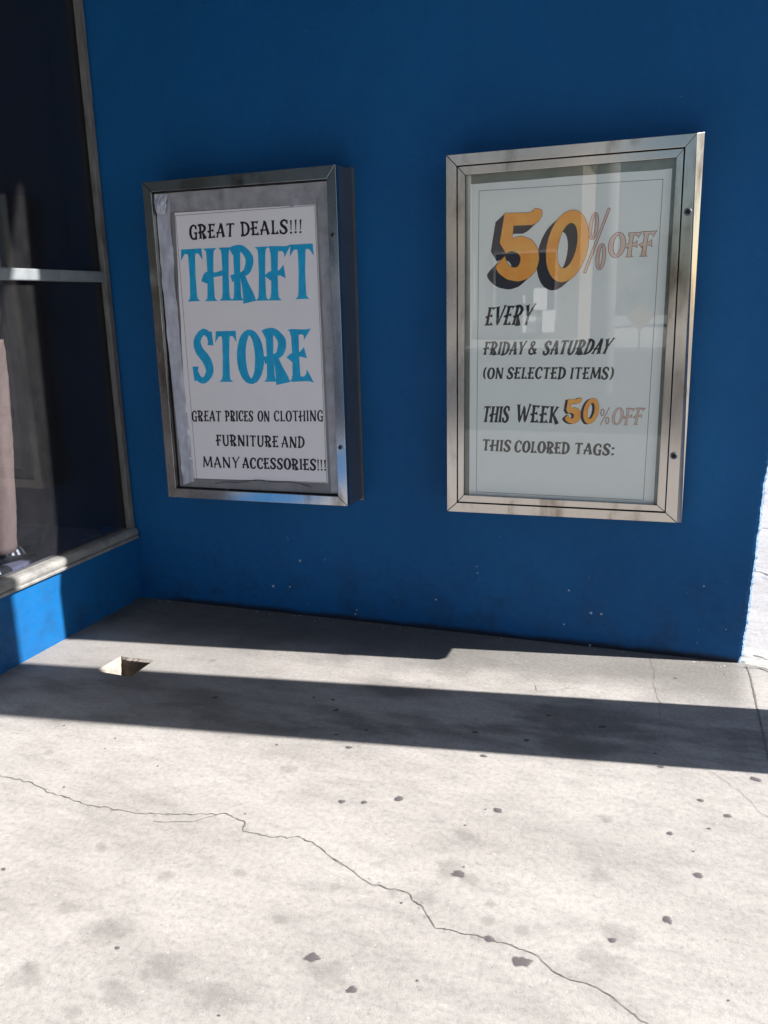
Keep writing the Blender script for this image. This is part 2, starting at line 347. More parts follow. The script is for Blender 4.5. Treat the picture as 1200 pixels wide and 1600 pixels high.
# broken-edged square pit
rnd = random.Random(3); per = []
for a, b in ((sw, se), (se, ne), (ne, nw), (nw, sw)):
    for i in range(14): per.append((a[0] + (b[0] - a[0]) * i / 14, a[1] + (b[1] - a[1]) * i / 14))
cxh = sum(p[0] for p in HOLE) / 4; cyh = sum(p[1] for p in HOLE) / 4
lip = []; low = []
for i, p in enumerate(per):
    k = rnd.uniform(.004, .012) if i % 14 else .004
    d = Vector((cxh - p[0], cyh - p[1]))
    d.x = math.copysign(min(abs(d.x), .08), d.x); d.y = math.copysign(min(abs(d.y), .08), d.y)
    s_ = i // 14
    off = Vector((0, 1)) if s_ == 0 else Vector((-1, 0)) if s_ == 1 else Vector((0, -1)) if s_ == 2 else Vector((1, 0))
    lip.append(Vector(p) + off * k); low.append(Vector(p) + off * (.010 + .0015 * noise.noise(Vector((p[0] * 40, p[1] * 40, 0)))))
N = len(per)
for i in range(N):
    j = (i + 1) % N
    g.face([(*per[i], 0), (*per[j], 0), (*lip[j], -.011), (*lip[i], -.011)], 4)
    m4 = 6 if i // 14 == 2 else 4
    g.face([(*lip[i], -.011), (*lip[j], -.011), (*low[j], -.035), (*low[i], -.035)], m4); g.face([(*low[i], -.035), (*low[j], -.035), (*low[j], -.45), (*low[i], -.45)], m4)
g.face([(*p, -.45) for p in low], 3)
for i, (x, y, r) in enumerate(SPOTS): blob(g, x, y, r * .74, .0006, 1, i + 1, 28, 1.25, .22)
for i, (x, y, r) in enumerate(FAINT): blob(g, x, y, r * .95, .0006, 2, i + 100, 24, 1.5, .16)
rnd = random.Random(12)
for i in range(70):
    blob(g, rnd.uniform(.3, 3.4), rnd.uniform(-2.6, -.05), rnd.uniform(.002, .006), .0006, rnd.choice((1, 2, 2)), i + 300, 10, 1.3, .5)
rnd = random.Random(31)
for i in range(60):       # grit and paint crumbs along the foot of the wall
    blob(g, rnd.uniform(.1, 2.95), -.006 - abs(rnd.gauss(0, .03)), rnd.uniform(.0015, .006), .0006, rnd.choice((5, 5, 3)), i + 500, 7, 1.4, .5)
for i in range(60):       # chipped lips of the long crack
    k = rnd.randrange(2, len(CRACK) - 2); u = rnd.random(); a, b_ = CRACK[k], CRACK[k + 1]
    blob(g, a[0] + (b_[0] - a[0]) * u + rnd.gauss(0, .004), a[1] + (b_[1] - a[1]) * u + rnd.gauss(0, .005), rnd.uniform(.003, .011), .0006, 2, i + 700, 12, 1.6, .35)
path_ribbon(g, CRACK, .0012, .0046, .0016, 3, step=.006, seed=1, jit=.008)
path_ribbon(g, BRANCH, .001, .003, .0019, 3, seed=2, jit=.007)
path_ribbon(g, CRACK2, .0009, .0019, .0016, 3, seed=3, jit=.008)
path_ribbon(g, [(2.985, -.02), (2.993, -.11), (3.002, -.45), (3.01, -.752), (3.03, -1.4), (3.06, -2.6), (3.1, -5)], .005, .008, .0013, 3, seed=4, jit=.001)
path_ribbon(g, [(2.10, -.36), (2.17, -.43), (2.2, -.50), (2.27, -.47), (2.36, -.42)], .0007, .0017, .0016, 3, seed=6, jit=.006)
path_ribbon(g, [(3.0, .08), (3.12, .14), (3.3, .1), (3.5, .2)], .004, .012, .0016, 3, seed=7, jit=.02)
path_ribbon(g, [(3.1, 1.35), (3.3, 1.1), (3.6, 1.15), (4, 1.0)], .006, .02, .0016, 3, seed=8, jit=.03)
path_ribbon(g, [(3.0, 2.3), (4, 2.25), (6, 2.2)], .008, .012, .0016, 3, seed=9, jit=.004)
# smeared cement at the foot of the wall corner
rnd = random.Random(5)
def flake(cx, cy, rx, ry, h, seed):
    n = 22; ring1 = []; ring2 = []
    for i in range(n):
        t = 2 * math.pi * i / n; k = 1 + .45 * noise.noise(Vector((math.cos(t) * 2, math.sin(t) * 2, seed)))
        ring1.append((cx + rx * k * math.cos(t), cy + ry * k * math.sin(t), .0005)); ring2.append((cx + rx * k * .86 * math.cos(t), cy + ry * k * .84 * math.sin(t), h * (1 + .5 * noise.noise(Vector((t, seed, 1))))))
    for i in range(n):
        j = (i + 1) % n; g.face([ring1[i], ring1[j], ring2[j], ring2[i]], 5); g.face([ring2[i], ring2[j], (cx, cy, h * 1.15)], 5)
flake(3.05, .02, .10, .05, .004, 1.3); flake(3.17, -.03, .10, .035, .003, 4.2); flake(3.03, .12, .06, .07, .005, 7.7); flake(3.22, .12, .12, .05, .004, 9.1)
flake(3.30, 1.2, .16, .10, .005, 2.1); flake(3.5, 1.0, .2, .10, .004, 3.3)
path_ribbon(g, [(2.97, -.035), (3.05, -.045), (3.12, -.075), (3.25, -.08), (3.4, -.06)], .004, .016, .0052, 3, seed=17, jit=.012)
path_ribbon(g, [(3.02, .09), (3.1, .06), (3.2, .075), (3.35, .05)], .003, .012, .0062, 3, seed=18, jit=.012)
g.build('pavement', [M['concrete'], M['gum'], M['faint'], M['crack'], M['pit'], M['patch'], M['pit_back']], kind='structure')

b = MB(); b.box((-60, -24, -.30), (60, -6.5, -.14)); b.build('road', M['asphalt'], kind='structure')
b = MB(); b.box((-60, -70, -.25), (60, -24, -.02)); b.build('far_pavement', M['post'], kind='structure')
b = MB(); b.face([(-400, -400, -.35), (400, -400, -.35), (400, 400, -.35), (-400, 400, -.35)]); b.build('ground', M['asphalt'], kind='structure')

# ---------------------------------------------------------------- the shop building
shop = empty('shop_building', (1.5, .3, 0), label="blue stucco shop front with a corner wall, display window and unseen canopy extended for shade", category="building")
# front wall: slab whose free right-hand end is ragged stucco, unseen upper part flared to shape the sun stripe on the side wall
prof = [(0, 2.968), (.22, 2.980), (.5, 2.990), (.8, 2.999), (1.2, 3.06), (1.7, 3.22), (2.2, 3.36), (2.8, 3.43), (3.4, 3.28), (4.2, 3.10), (4.86, 3.05)]
def edge_x(z):
    for (a, x0), (c, x1) in zip(prof, prof[1:]):
        if z <= c: return x0 + (x1 - x0) * (z - a) / (c - a)
    return prof[-1][1]
w = MB(); rows = []
z = 0.0; rnd = random.Random(21)
while z < 4.86:
    e = edge_x(z)
    if z < 1.25:
        n1 = noise.noise(Vector((0, 0, z * 55))); n2 = noise.noise(Vector((3, 0, z * 120))); n3 = noise.noise(Vector((9, 0, z * 14)))
        s = 1.5 if z < .16 else 1.0
        j = .0020 * n1 * s + .0036 * n2 * s + .003 * n3 - (.006 if z < .03 else 0)
        sp = .006 * max(0, rnd.random() - .72) / .28
    else: j = 0; sp = 0
    rows.append((z, [(0, 0), (e - .06, 0), (e - .020, .0005 + .0010 * noise.noise(Vector((2, 1, z * 70)))), (e - .007 + j, .003 - sp * .3), (e + j * .9 + sp, .011), (e + .003 + j * .7, .026), (e + .003, .07), (e, .25), (0, .25)]))
    z += .006 if z < .25 else (.010 if z < 1.25 else .12)
rows.append((4.86, [(0, 0), (3.0, 0), (3.03, .0005), (3.043, .003), (3.05, .011), (3.053, .026), (3.053, .07), (3.05, .25), (0, .25)]))
for (za, A), (zb, B) in zip(rows, rows[1:]):
    for i in range(len(A) - 1):
        w.face([(*A[i], za), (*A[i + 1], za), (*B[i + 1], zb), (*B[i], zb)], 1 if i in (3, 4, 5) and za < 1.2 else 0)
w.face([(*p, 4.86) for p in rows[-1][1]])
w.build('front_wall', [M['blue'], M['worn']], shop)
w = MB(); w.box((-4, .25, 0), (2.90, 7, 5.2)); w.build('rear_block', M['blue'], shop)
# side wall with the opening of the display window
w = MB()
w.box((-.18, -3.6, 0), (0, -.0005, .345)); w.box((-.18, -.036, .345), (0, -.0005, 3.3)); w.box((-.18, -3.6, 3.3), (0, -.0005, 4.86)); w.box((-.18, -5.2, 0), (0, -3.6, 4.86))
w.build('side_wall', M['blue'], shop)
win = MB()
win.box((-.020, -.043, .39), (.010, -.008, 3.3)); win.box((-.181, -.040, .39), (-.0205, -.008, 3.3), 1)
win.box((-.05, -3.6, .39), (.016, -3.54, 3.3)); win.box((-.05, -3.54, 3.24), (.014, -.062, 3.3))
wf = win.build('window', [M['old_trim'], M['interior']], shop, bevel=.003)
s = MB(); nseg = 8; prof2 = [(-.06, .392), (-.02, .394), (.010, .393), (.022, .388), (.029, .379), (.031, .368), (.028, .357), (.022, .352), (.030, .350), (.033, .345), (.030, .336), (-.002, .333), (-.06, .334)]
ys = [-3.6 + i * (3.6 - .012) / 60 for i in range(61)]
for a, c in zip(ys, ys[1:]):
    wa = .0012 * noise.noise(Vector((a * 6, 1, 1))); wc = .0012 * noise.noise(Vector((c * 6, 1, 1)))
    for i in range(len(prof2) - 1):
        (xa, za), (xb, zb) = prof2[i], prof2[i + 1]
        s.face([(xa + wa, a, za + wa), (xa + wc, c, za + wc), (xb + wc, c, zb + wc), (xb + wa, a, zb + wa)])
s.face([(x, ys[0], z) for x, z in prof2]); s.face([(x, ys[-1], z) for x, z in prof2])
s.build('sill', M['sill'], wf, smooth=False)
s = MB(); s.box((-.045, -3.54, 1.626), (.006, -.0435, 1.676)); s.build('mullion', M['mullion'], wf, bevel=.006)
s = MB(); s.box((-.030, -3.54, .393), (-.024, -.0435, 1.626)); s.box((-.030, -3.54, 1.676), (-.024, -.0435, 3.24)); s.build('pane', M['shopglass'], wf)
s = MB(); s.box((-1.35, -3.6, .18), (-.182, -.001, .36)); s.build('display_platform', M['platform'], shop)
s = MB(); s.box((-1.40, -3.6, .36), (-1.35, -.001, 3.3)); s.box((-1.35, -3.66, .36), (-.182, -3.6, 3.3)); s.box((-1.40, -3.66, 3.3), (-.182, -.001, 3.36)); s.build('display_backdrop', M['interior'], shop)
s = MB(); s.box((-1.35, -.0012, .36), (-.182, .0, 3.3)); s.build('display_side', M['interior'], shop)
s = MB(); s.box((-2.2, -8.0, 4.862), (4.15, .30, 5.35)); s.build('unseen_canopy', M['unseen_soffit'], shop)  # out of view; overhang extended forward and darkened to cut skylight on the floor
# column with a flared bracket under the canopy, just out of the picture on the right
c = MB(); c.prism([(-.70, 0), (-.255, 0), (-.25, 3.05), (-.14, 3.9), (-.04, 4.36), (.055, 4.6), (.14, 4.861), (-.70, 4.861)], 4.0, 4.12, 0, 'x'); c.build('column', M['blue'], shop)

# ---------------------------------------------------------------- lettering
def cat(pts, n=7):
    out = []
    P = [pts[0]] + list(pts) + [pts[-1]]
    for i in range(1, len(P) - 2):
        p0, p1, p2, p3 = P[i - 1:i + 3]
        for k in range(n):
            t = k / n
            out.append(tuple(.5 * (2 * b_ + (c_ - a_) * t + (2 * a_ - 5 * b_ + 4 * c_ - d_) * t * t + (3 * b_ - a_ - 3 * c_ + d_) * t ** 3) for a_, b_, c_, d_ in zip(p0, p1, p2, p3)))
    out.append(pts[-1]); return out
def S(x0, y0, x1, y1, k=1.0, a=1.9, b=1.9):      # stem with flared ends, from foot to head
    f = lambda t: (x0 + (x1 - x0) * t, y0 + (y1 - y0) * t)
    return [(*f(t), k * kk) for t, kk in ((0, a), (.05, a * .62), (.14, 1.0), (.5, .88), (.86, 1.0), (.95, b * .62), (1, b))]
C_ = lambda *p: cat(p); L_ = lambda *p: list(p)
OV = lambda cx, cy, a, b, k=1.0: [(cx + a * math.cos(2 * math.pi * i / 26), cy + b * math.sin(2 * math.pi * i / 26), k * (.62 + .6 * abs(math.cos(2 * math.pi * i / 26)))) for i in range(27)]
CCS = L_((.525, 1.0, .3), (.51, .70, .9))
CC = C_((.51, .82, .7), (.45, .92, .7), (.31, .985, .7), (.13, .80, 1.0), (.08, .48, 1.15), (.14, .17, 1.0), (.31, .02, .7), (.45, .09, .8), (.53, .24, .55))
GL = {
 'A': (.64, [S(.06, 0, .31, 1.02, .7), S(.56, 0, .31, 1.02, 1.15, 1.7, .8), C_((.02, .30, 1.0), (.12, .36, .55), (.3, .34, .5), (.48, .40, .6))]),
 'C': (.58, [CC, CCS]), 'D': (.62, [S(.13, 0, .13, 1), C_((.0, .97, .9), (.24, .97, .7), (.46, .82, .95), (.54, .5, 1.15), (.46, .18, .95), (.24, .03, .7), (.0, .03, .9))]),
 'E': (.52, [S(.14, 0, .14, 1), L_((.02, .955, .7), (.34, .95, .55), (.42, .93, .9), (.47, .90, 1.7)), C_((-.03, .42, 1.0), (.06, .50, .6), (.25, .52, .55), (.40, .55, 1.4)), L_((.02, .045, .7), (.34, .045, .55), (.43, .07, .9), (.50, .10, 1.8))]),
 'F': (.50, [S(.14, 0, .14, 1), L_((.02, .955, .7), (.34, .95, .55), (.42, .93, .9), (.48, .90, 1.8)), C_((-.04, .42, 1.1), (.05, .50, .65), (.25, .51, .6), (.40, .53, 1.7))]),
 'G': (.62, [CC, CCS, S(.50, -.04, .50, .44, .9, 1.1, 1.3), L_((.36, .44, .6), (.60, .45, .6))]),
 'H': (.66, [S(.13, 0, .13, 1), S(.54, 0, .54, 1), C_((-.04, .36, 1.0), (.04, .50, .8), (.26, .50, .55), (.40, .52, .6), (.58, .55, .6))]),
 'I': (.26, [S(.13, 0, .13, 1)]), 'K': (.60, [S(.13, 0, .13, 1), S(.20, .42, .50, 1.0, .75, .8, 1.9), C_((.22, .52, .8), (.36, .33, 1.0), (.56, -.06, 1.5))]),
 'L': (.50, [S(.14, 0, .14, 1), L_((.02, .045, .7), (.33, .045, .55), (.42, .08, .9), (.48, .12, 1.9))]),
 'M': (.84, [S(.08, 0, .15, 1, .75), L_((.13, 1, 1.0), (.41, .10, .95)), L_((.41, .10, .6), (.68, 1, .7)), S(.75, 0, .68, 1, 1.1)]),
 'N': (.70, [S(.11, 0, .11, 1, .8), L_((.09, 1, 1.2), (.56, 0, 1.15)), S(.58, 0, .58, 1, .75)]),
 'O': (.66, [OV(.33, .5, .25, .48)]), 'P': (.56, [S(.14, 0, .14, 1), C_((-.02, .93, 1.0), (.12, .985, .7), (.30, .96, .8), (.47, .78, 1.1), (.42, .56, 1.0), (.28, .47, .7), (.02, .44, .8))]),
 'R': (.62, [S(.14, 0, .14, 1), C_((-.02, .93, 1.0), (.12, .985, .7), (.30, .96, .8), (.47, .78, 1.1), (.42, .58, 1.0), (.28, .49, .7), (-.02, .42, .9)), C_((.26, .52, .7), (.34, .32, .95), (.43, .08, 1.6), (.46, -.04, 1.9))]),
 'S': (.54, [L_((.49, .99, .3), (.475, .72, .85)), L_((.035, .30, .85), (.03, .01, .3)), C_((.475, .82, .7), (.42, .93, .75), (.26, .985, .75), (.10, .82, 1.0), (.15, .63, 1.15), (.36, .42, 1.2), (.44, .20, 1.05), (.30, .03, .8), (.14, .05, .75), (.05, .18, .7))]),
 'T': (.60, [S(.30, 0, .30, .97), L_((.03, .955, .6), (.57, .955, .6)), ('P', (.02, 1.0), (.14, .94), (.075, .87), (.0, .78)), ('P', (.58, 1.0), (.60, .78), (.525, .87), (.46, .94))]),
 'U': (.66, [C_((.12, 1, 1.8), (.12, .93, 1.1), (.12, .6, 1), (.12, .3, 1), (.20, .07, .9), (.33, .015, .75), (.46, .09, .8), (.53, .3, .8), (.53, .6, .8), (.53, .93, 1.0), (.53, 1, 1.6))]),
 'V': (.62, [S(.30, 0, .06, 1, 1.05, .6, 1.7), S(.30, 0, .56, 1.06, .65, .6, 1.9)]),
 'W': (.90, [S(.26, 0, .06, 1, 1.05, .6, 1.7), S(.26, 0, .46, .9, .6, .6, .9), S(.62, 0, .44, .92, 1.0, .6, .9), S(.62, 0, .84, 1.06, .65, .6, 1.9)]),
 'Y': (.62, [S(.30, 0, .30, .46, 1.0, 1.8, .9), S(.30, .42, .06, 1, 1.0, .9, 1.8), S(.30, .42, .56, 1.06, .65, .9, 1.9)]),
 '&': (.64, [C_((.60, .02, 1.2), (.44, .25, 1.0), (.22, .66, .9), (.22, .88, .8), (.34, .96, .8), (.42, .82, .8), (.30, .60, .7), (.10, .34, 1.0), (.12, .08, 1.0), (.30, .01, .9), (.46, .16, .8), (.56, .44, 1.2))]),
 '%': (.74, [L_((.06, -.02, .5), (.66, 1.02, .5)), OV(.17, .73, .11, .20, .55), OV(.56, .25, .11, .20, .55)]),
 '(': (.30, [C_((.26, 1.04, .4), (.12, .82, .9), (.08, .5, 1.0), (.12, .18, .9), (.24, -.06, .4))]),
 ')': (.30, [C_((.04, 1.04, .4), (.18, .82, .9), (.22, .5, 1.0), (.18, .18, .9), (.06, -.06, .4))]),
 '!': (.22, [L_((.11, .24, .3), (.11, .6, .5), (.11, .98, .85)), OV(.11, .07, .028, .045, .5)]),
 ':': (.24, [OV(.12, .12, .03, .035, .7), OV(.12, .66, .03, .035, .7)]),
}
def quadmap(Q):
    tl, tr, br, bl = [Vector(p) for p in Q]
    return lambda s, t: bl * (1 - s) * (1 - t) + br * s * (1 - t) + tr * s * t + tl * (1 - s) * t
class Letters:
    """flat brush-lettered strokes lying on a sign board facing -Y"""
    def __init__(s, y): s.mb = MB(); s.y = y; s.k = 0
    def word(s, text, Q, wt, mi=0, lift=0.0, gap=.085, seed=0, grow=0.0):
        rnd = random.Random(hash_(text) + seed); f = quadmap(Q)
        tl, tr, br, bl = [Vector(p) for p in Q]
        W = ((tr - tl).length + (br - bl).length) / 2; H = ((tl - bl).length + (tr - br).length) / 2
        tot = sum(GL[c][0] for c in text) + gap * (len(text) - 1); x = 0; sx = W / tot
        for ch in text:
            adv, strokes = GL[ch]; dy = rnd.uniform(-.018, .018); sl = rnd.uniform(-.02, .02)
            for st in strokes:
                if st[0] == 'P':
                    q_ = [f((x + p[0] + sl * p[1]) * sx / W, p[1] + dy) for p in st[1:]]
                    s.mb.face([(v.x, s.y - .00106 - lift, v.y) for v in q_], mi); continue
                P = [Vector(((x + p[0] + sl * p[1]) * sx, (p[1] + dy) * H)) for p in st]
                y0_ = s.y - .0004 - lift - .00013 * (s.k % 5); s.k += 1
                pv = None; n = len(P); closed = (P[0] - P[-1]).length < 1e-6
                for i in range(n):
                    a = P[i - 1] if i else (P[-2] if closed else P[0]); c = P[i + 1] if i < n - 1 else (P[1] if closed else P[-1])
                    d = (c - a); d = d.normalized() if d.length > 1e-9 else Vector((1, 0))
                    nn = Vector((-d.y, d.x)); hw = max(.0004, wt * H * st[i][2] * .5 * (1 + .05 * noise.noise(Vector((i * .7, s.k, 3)))) + grow)
                    e = 0 if closed else (grow if i == n - 1 else -grow if i == 0 else 0)
                    cur = []; y = y0_
                    for sg in (1, -1):
                        p = P[i] + nn * hw * sg + d * e; v = f(p.x / W, p.y / H); cur.append((v.x, y, v.y))
                    if pv:
                        e_ = -.00003 * (i % 4); s.mb.face([(q_[0], q_[1] + e_, q_[2]) for q_ in (pv[0], pv[1], cur[1], cur[0])], mi)
                    pv = cur
            x += adv + gap
    def poly(s, pts, mi, lift): s.mb.face([(p[0], s.y - .0004 - lift, p[1]) for p in pts], mi)
    def strip(s, O, I, mi, lift):
        n = len(O)
        for i in range(n):
            j = (i + 1) % n; s.mb.face([(*xy(O[i], s.y - .0004 - lift),), (*xy(O[j], s.y - .0004 - lift),), (*xy(I[j], s.y - .0004 - lift),), (*xy(I[i], s.y - .0004 - lift),)], mi)
    def build(s, name, mats, parent, **k): return s.mb.build(name, mats, parent, merge=False, norm=False, **k)
def xy(p, y): return (p[0], y, p[1])
def hash_(t): return sum((i + 1) * ord(c) for i, c in enumerate(t))

# ---------------------------------------------------------------- display cases
def bil(Q): 
    f = quadmap(Q); return f
def inset(Q, d):
    tl, tr, br, bl = Q
    return [(tl[0] + d, tl[1] - d), (tr[0] - d, tr[1] - d), (br[0] - d, br[1] + d), (bl[0] + d, bl[1] + d)]
def mitred(mb, O, I, yf, yb, mi=0, gap=.0006):
    """four mitred members between quads O (outer) and I (inner), front at yf"""
    for i in range(4):
        j = (i + 1) % 4
        d = (Vector(O[j]) - Vector(O[i])).normalized() * gap
        a, b_, c_, e_ = Vector(O[i]) + d, Vector(O[j]) - d, Vector(I[j]) - d, Vector(I[i]) + d
        mb.hexa([xy(p, yf) for p in (a, b_, c_, e_)], [xy(p, yb) for p in (a, b_, c_, e_)], mi)
def box_sides(mb, O, y0, y1, back=0.0, mi=0):
    B = [(p[0] + back * (1 if i in (1, 2) else -1), p[1] + back * (1 if i < 2 else -1)) for i, p in enumerate(O)]
    for i in range(4):
        j = (i + 1) % 4; mb.face([xy(O[i], y0), xy(O[j], y0), xy(B[j], y1), xy(B[i], y1)], mi)
def crumple(Q, nx, ny, y, amp, seed, bow=0.0):
    f = quadmap(Q); mb = MB(); P = {}
    for i in range(nx + 1):
        for j in range(ny + 1):
            s_, t_ = i / nx, j / ny; v = f(s_, t_); nv = Vector((v.x * 22, v.y * 9, seed)); nw_ = Vector((v.x * 60, v.y * 30, seed + 3))
            h = amp * (abs(noise.noise(nv)) * 1.1 + .45 * abs(noise.noise(nw_)))
            P[i, j] = (v.x + bow * math.sin(t_ * math.pi) * (1 if nx < ny else 0) + .002 * noise.noise(nw_), y - h, v.y + .002 * noise.noise(nv))
    for i in range(nx):
        for j in range(ny): mb.face([P[i, j], P[i + 1, j], P[i + 1, j + 1], P[i, j + 1]])
    return mb
def lock(parent, x, z, y, r, hole=False):
    mb = MB()
    mb.tube([(x, y + .002, z), (x, y - .004, z), (x, y - .006, z)], [r, r, r * .8], 18, 0)
    mb.tube([(x, y - .0061, z), (x, y - .0075, z)], [r * .62, r * .55], 14, 1)
    mb.build('lock', [M['metal_side'], M['dark']], parent, smooth=False, origin=(x, y, z))

# left case --------------------------------------------------------------
LO = [(.3554, 2.0399), (1.2833, 2.0483), (1.2857, .6201), (.3503, .6102)]
LI = [(.3986, 1.9973), (1.2415, 1.9959), (1.2409, .6617), (.3967, .6549)]
LP = [(.4853, 1.9072), (1.1764, 1.9031), (1.1827, .7151), (.4778, .704)]
lc = empty('display_case', (.82, 0, .61), label="left silver poster case with THRIFT STORE in big blue letters on a taped white board", category="sign")
mb = MB(); mitred(mb, LO, LI, -.18, -.150); mb.build('frame', M['metal'], lc, bevel=.0015)
mb = MB(); box_sides(mb, inset(LO, .0015), -.176, -.001, .004); mb.build('case_body', M['metal_side'], lc)
mb = MB(); Q = inset(LO, -.012); mitred(mb, Q, inset(LO, .03), -.006, -.0005); mb.build('wall_flange', M['metal_side'], lc)
mb = MB(); mb.face([xy(p, -.149) for p in inset(LI, -.004)], 0); mb.build('backing_panel', M['backing'], lc)
mb = MB(); mitred(mb, inset(LI, .0004), inset(LI, .005), -.152, -.1495); mb.build('gap_strip', M['dark'], lc)  # near-black strip drawn in the gap inside the frame
mb = MB(); tl, tr, br, bl = LP
f = quadmap(LP); n = 40
for k in range(n):          # hand-cut board, left edge slightly wavy
    a, b_ = k / n, (k + 1) / n
    wv = lambda t: -.010 * math.sin(t * math.pi * 1.2 + .6) + .0025 * noise.noise(Vector((t * 9, 0, 1)))
    p = [f(0, a) + Vector((wv(a), 0)), f(1, a), f(1, b_), f(0, b_) + Vector((wv(b_), 0))]
    mb.face([xy(v, -.155) for v in p])
    mb.face([xy(p[0], -.155), xy(p[3], -.155), xy(p[3], -.1495), xy(p[0], -.1495)]); mb.face([xy(p[1], -.155), xy(p[2], -.155), xy(p[2], -.1495), xy(p[1], -.1495)])
mb.face([xy(f(0, 1), -.155), xy(f(1, 1), -.155), xy(f(1, 1), -.1495), xy(f(0, 1), -.1495)])
board = mb.build('poster_board', M['paper1'], lc)
off = -Vector(lc.location)
lt = Letters(-.155)
LL = [(.4974, 1.8958), (1.1740, 1.8997), (1.1786, .7178), (.5, .7019)]
lt.strip(LL, inset(LL, .0016), 0, .00005)
W1 = [('GREAT', [(0.5621, 1.8503), (0.7919, 1.8493), (0.7846, 1.7941), (0.5621, 1.79)], .155), ('DEALS!!!', [(0.8202, 1.8505), (1.113, 1.8483), (1.1102, 1.7929), (0.8192, 1.7943)], .155),
 ('GREAT', [(0.5014, 1.0278), (0.66, 1.031), (0.6561, 0.9824), (0.4992, 0.9785)], .14), ('PRICES', [(0.6802, 1.0314), (0.8264, 1.0344), (0.8231, 0.9865), (0.6786, 0.9829)], .14),
 ('ON', [(0.8493, 1.0348), (0.911, 1.0361), (0.9081, 0.9885), (0.8461, 0.987)], .13), ('CLOTHING', [(0.9304, 1.0365), (1.1742, 1.0434), (1.1731, 0.9951), (0.9296, 0.9891)], .13),
 ('FURNITURE', [(0.6237, 0.9185), (0.9471, 0.9223), (0.9441, 0.8713), (0.623, 0.8671)], .15), ('AND', [(0.9632, 0.9219), (1.0781, 0.9234), (1.0755, 0.8729), (0.9602, 0.8708)], .14),
 ('MANY', [(0.5401, 0.8122), (0.74, 0.8159), (0.7363, 0.7652), (0.5403, 0.7608)], .14), ('ACCESSORIES!!!', [(0.7535, 0.8154), (1.1781, 0.8235), (1.178, 0.7729), (0.7521, 0.7659)], .165)]
for t, Q, wt in W1: lt.word(t, Q, wt * 1.22, 0)
lt.build('lettering', [M['black']], board)
lt = Letters(-.155)
lt.word('THRIFT', [(.5120, 1.7471), (1.1620, 1.7492), (1.1540, 1.5244), (.5030, 1.5212)], .155, 0, gap=.05)
lt.build('lettering', [M['cyan']], board)
lt = Letters(-.155)
lt.word('STORE', [(.5454, 1.3875), (1.1223, 1.396), (1.1236, 1.172), (.5295, 1.1611)], .165, 0, gap=.06)
lt.build('lettering', [M['cyan']], board)
crumple([(.402, 1.992), (1.238, 1.990), (1.178, 1.900), (.470, 1.912)], 60, 7, -.1515, .006, 2).build('tape_strip', M['tape'], lc, smooth=True)
crumple([(.402, 1.985), (.474, 1.985), (.488, .690), (.425, .670)], 9, 80, -.1515, .013, 5, -.010).build('tape_strip', M['film'], lc, smooth=True)
crumple([(1.186, 1.985), (1.236, 1.985), (1.236, .672), (1.196, .672)], 5, 70, -.1515, .002, 8).build('tape_strip', M['tape'], lc, smooth=True)
crumple([(.402, .700), (1.236, .712), (1.236, .666), (.402, .660)], 60, 5, -.1505, .003, 11).build('tape_strip', M['backing'], lc, smooth=True)
crumple([(.404, 1.990), (.470, 1.986), (.462, 1.905), (.405, 1.900)], 12, 14, -.156, .030, 14).build('tape_strip', M['film'], lc, smooth=False)
mb = MB(); mb.tube([(.60 + .5 * t, -.158 - .004 * math.sin(t * 3), .683 + .03 * math.sin(t * 2.6) + .004 * math.sin(t * 17)) for t in [i / 30 for i in range(31)]], .0013, 6); mb.build('wire', M['dark'], lc)
for x, z in ((1.2609, 1.7765), (1.2609, .8856)): lock(lc, x, z, -.18, .010)

# right case ---------------------------------------------------------------
RO = [(1.7468, 2.0483), (2.6598, 2.0528), (2.6764, .6353), (1.7444, .6253)]
RGAP = [(1.7889, 2.007), (2.6235, 2.0096), (2.6324, .6734), (1.788, .6661)]
RG = [(1.8219, 1.9715), (2.5962, 1.9776), (2.5982, .7022), (1.8173, .7002)]
RP = [(1.8388, 1.9435), (2.5835, 1.9411), (2.5844, .6933), (1.8344, .6933)]
rc = empty('display_case', (2.21, 0, .62), label="right silver poster case with glass over a pale board reading 50% OFF in orange", category="sign")
mb = MB(); mitred(mb, RO, RGAP, -.18, -.150); mb.build('frame', M['metal'], rc, bevel=.0015)
mb = MB(); mb.hexa([xy(p, y) for p, y in (((2.6602, 2.0520), -.1795), ((2.6868, 2.0585), -.15), ((2.6935, .6290), -.15), ((2.6768, .6360), -.1795))],
                   [xy(p, y) for p, y in (((2.6602, 2.0520), -.14), ((2.6868, 2.0585), -.002), ((2.6935, .6290), -.002), ((2.6768, .6360), -.14))]); mb.build('edge_trim', M['metal'], rc, bevel=.0012)
mb = MB(); box_sides(mb, inset(RO, .0015), -.176, -.001, .004); mb.build('case_body', M['metal_side'], rc)
mb = MB(); mitred(mb, inset(RO, -.012), inset(RO, .03), -.006, -.0005); mb.build('wall_flange', M['metal_side'], rc)
mb = MB(); mitred(mb, inset(RGAP, .0040), RG, -.177, -.160); door = mb.build('door', M['metal'], rc, bevel=.0012)
offr = -Vector(rc.location)
mb = MB(); mitred(mb, inset(RGAP, -.003), inset(RGAP, .006), -.158, -.150); mb.build('gap_strip', M['dark'], rc)  # near-black strip drawn in the gap between frame and door
mb = MB(); Q = inset(RG, -.004); mb.hexa([xy(p, -.1655) for p in Q], [xy(p, -.1625) for p in Q]); mb.build('pane', M['glass'], door)
mb = MB(); Q = inset(RG, -.012); mb.face([xy(p, -.1475) for p in Q]); mb.build('mount_board', M['mount'], rc)
mb = MB(); f = quadmap(RP)
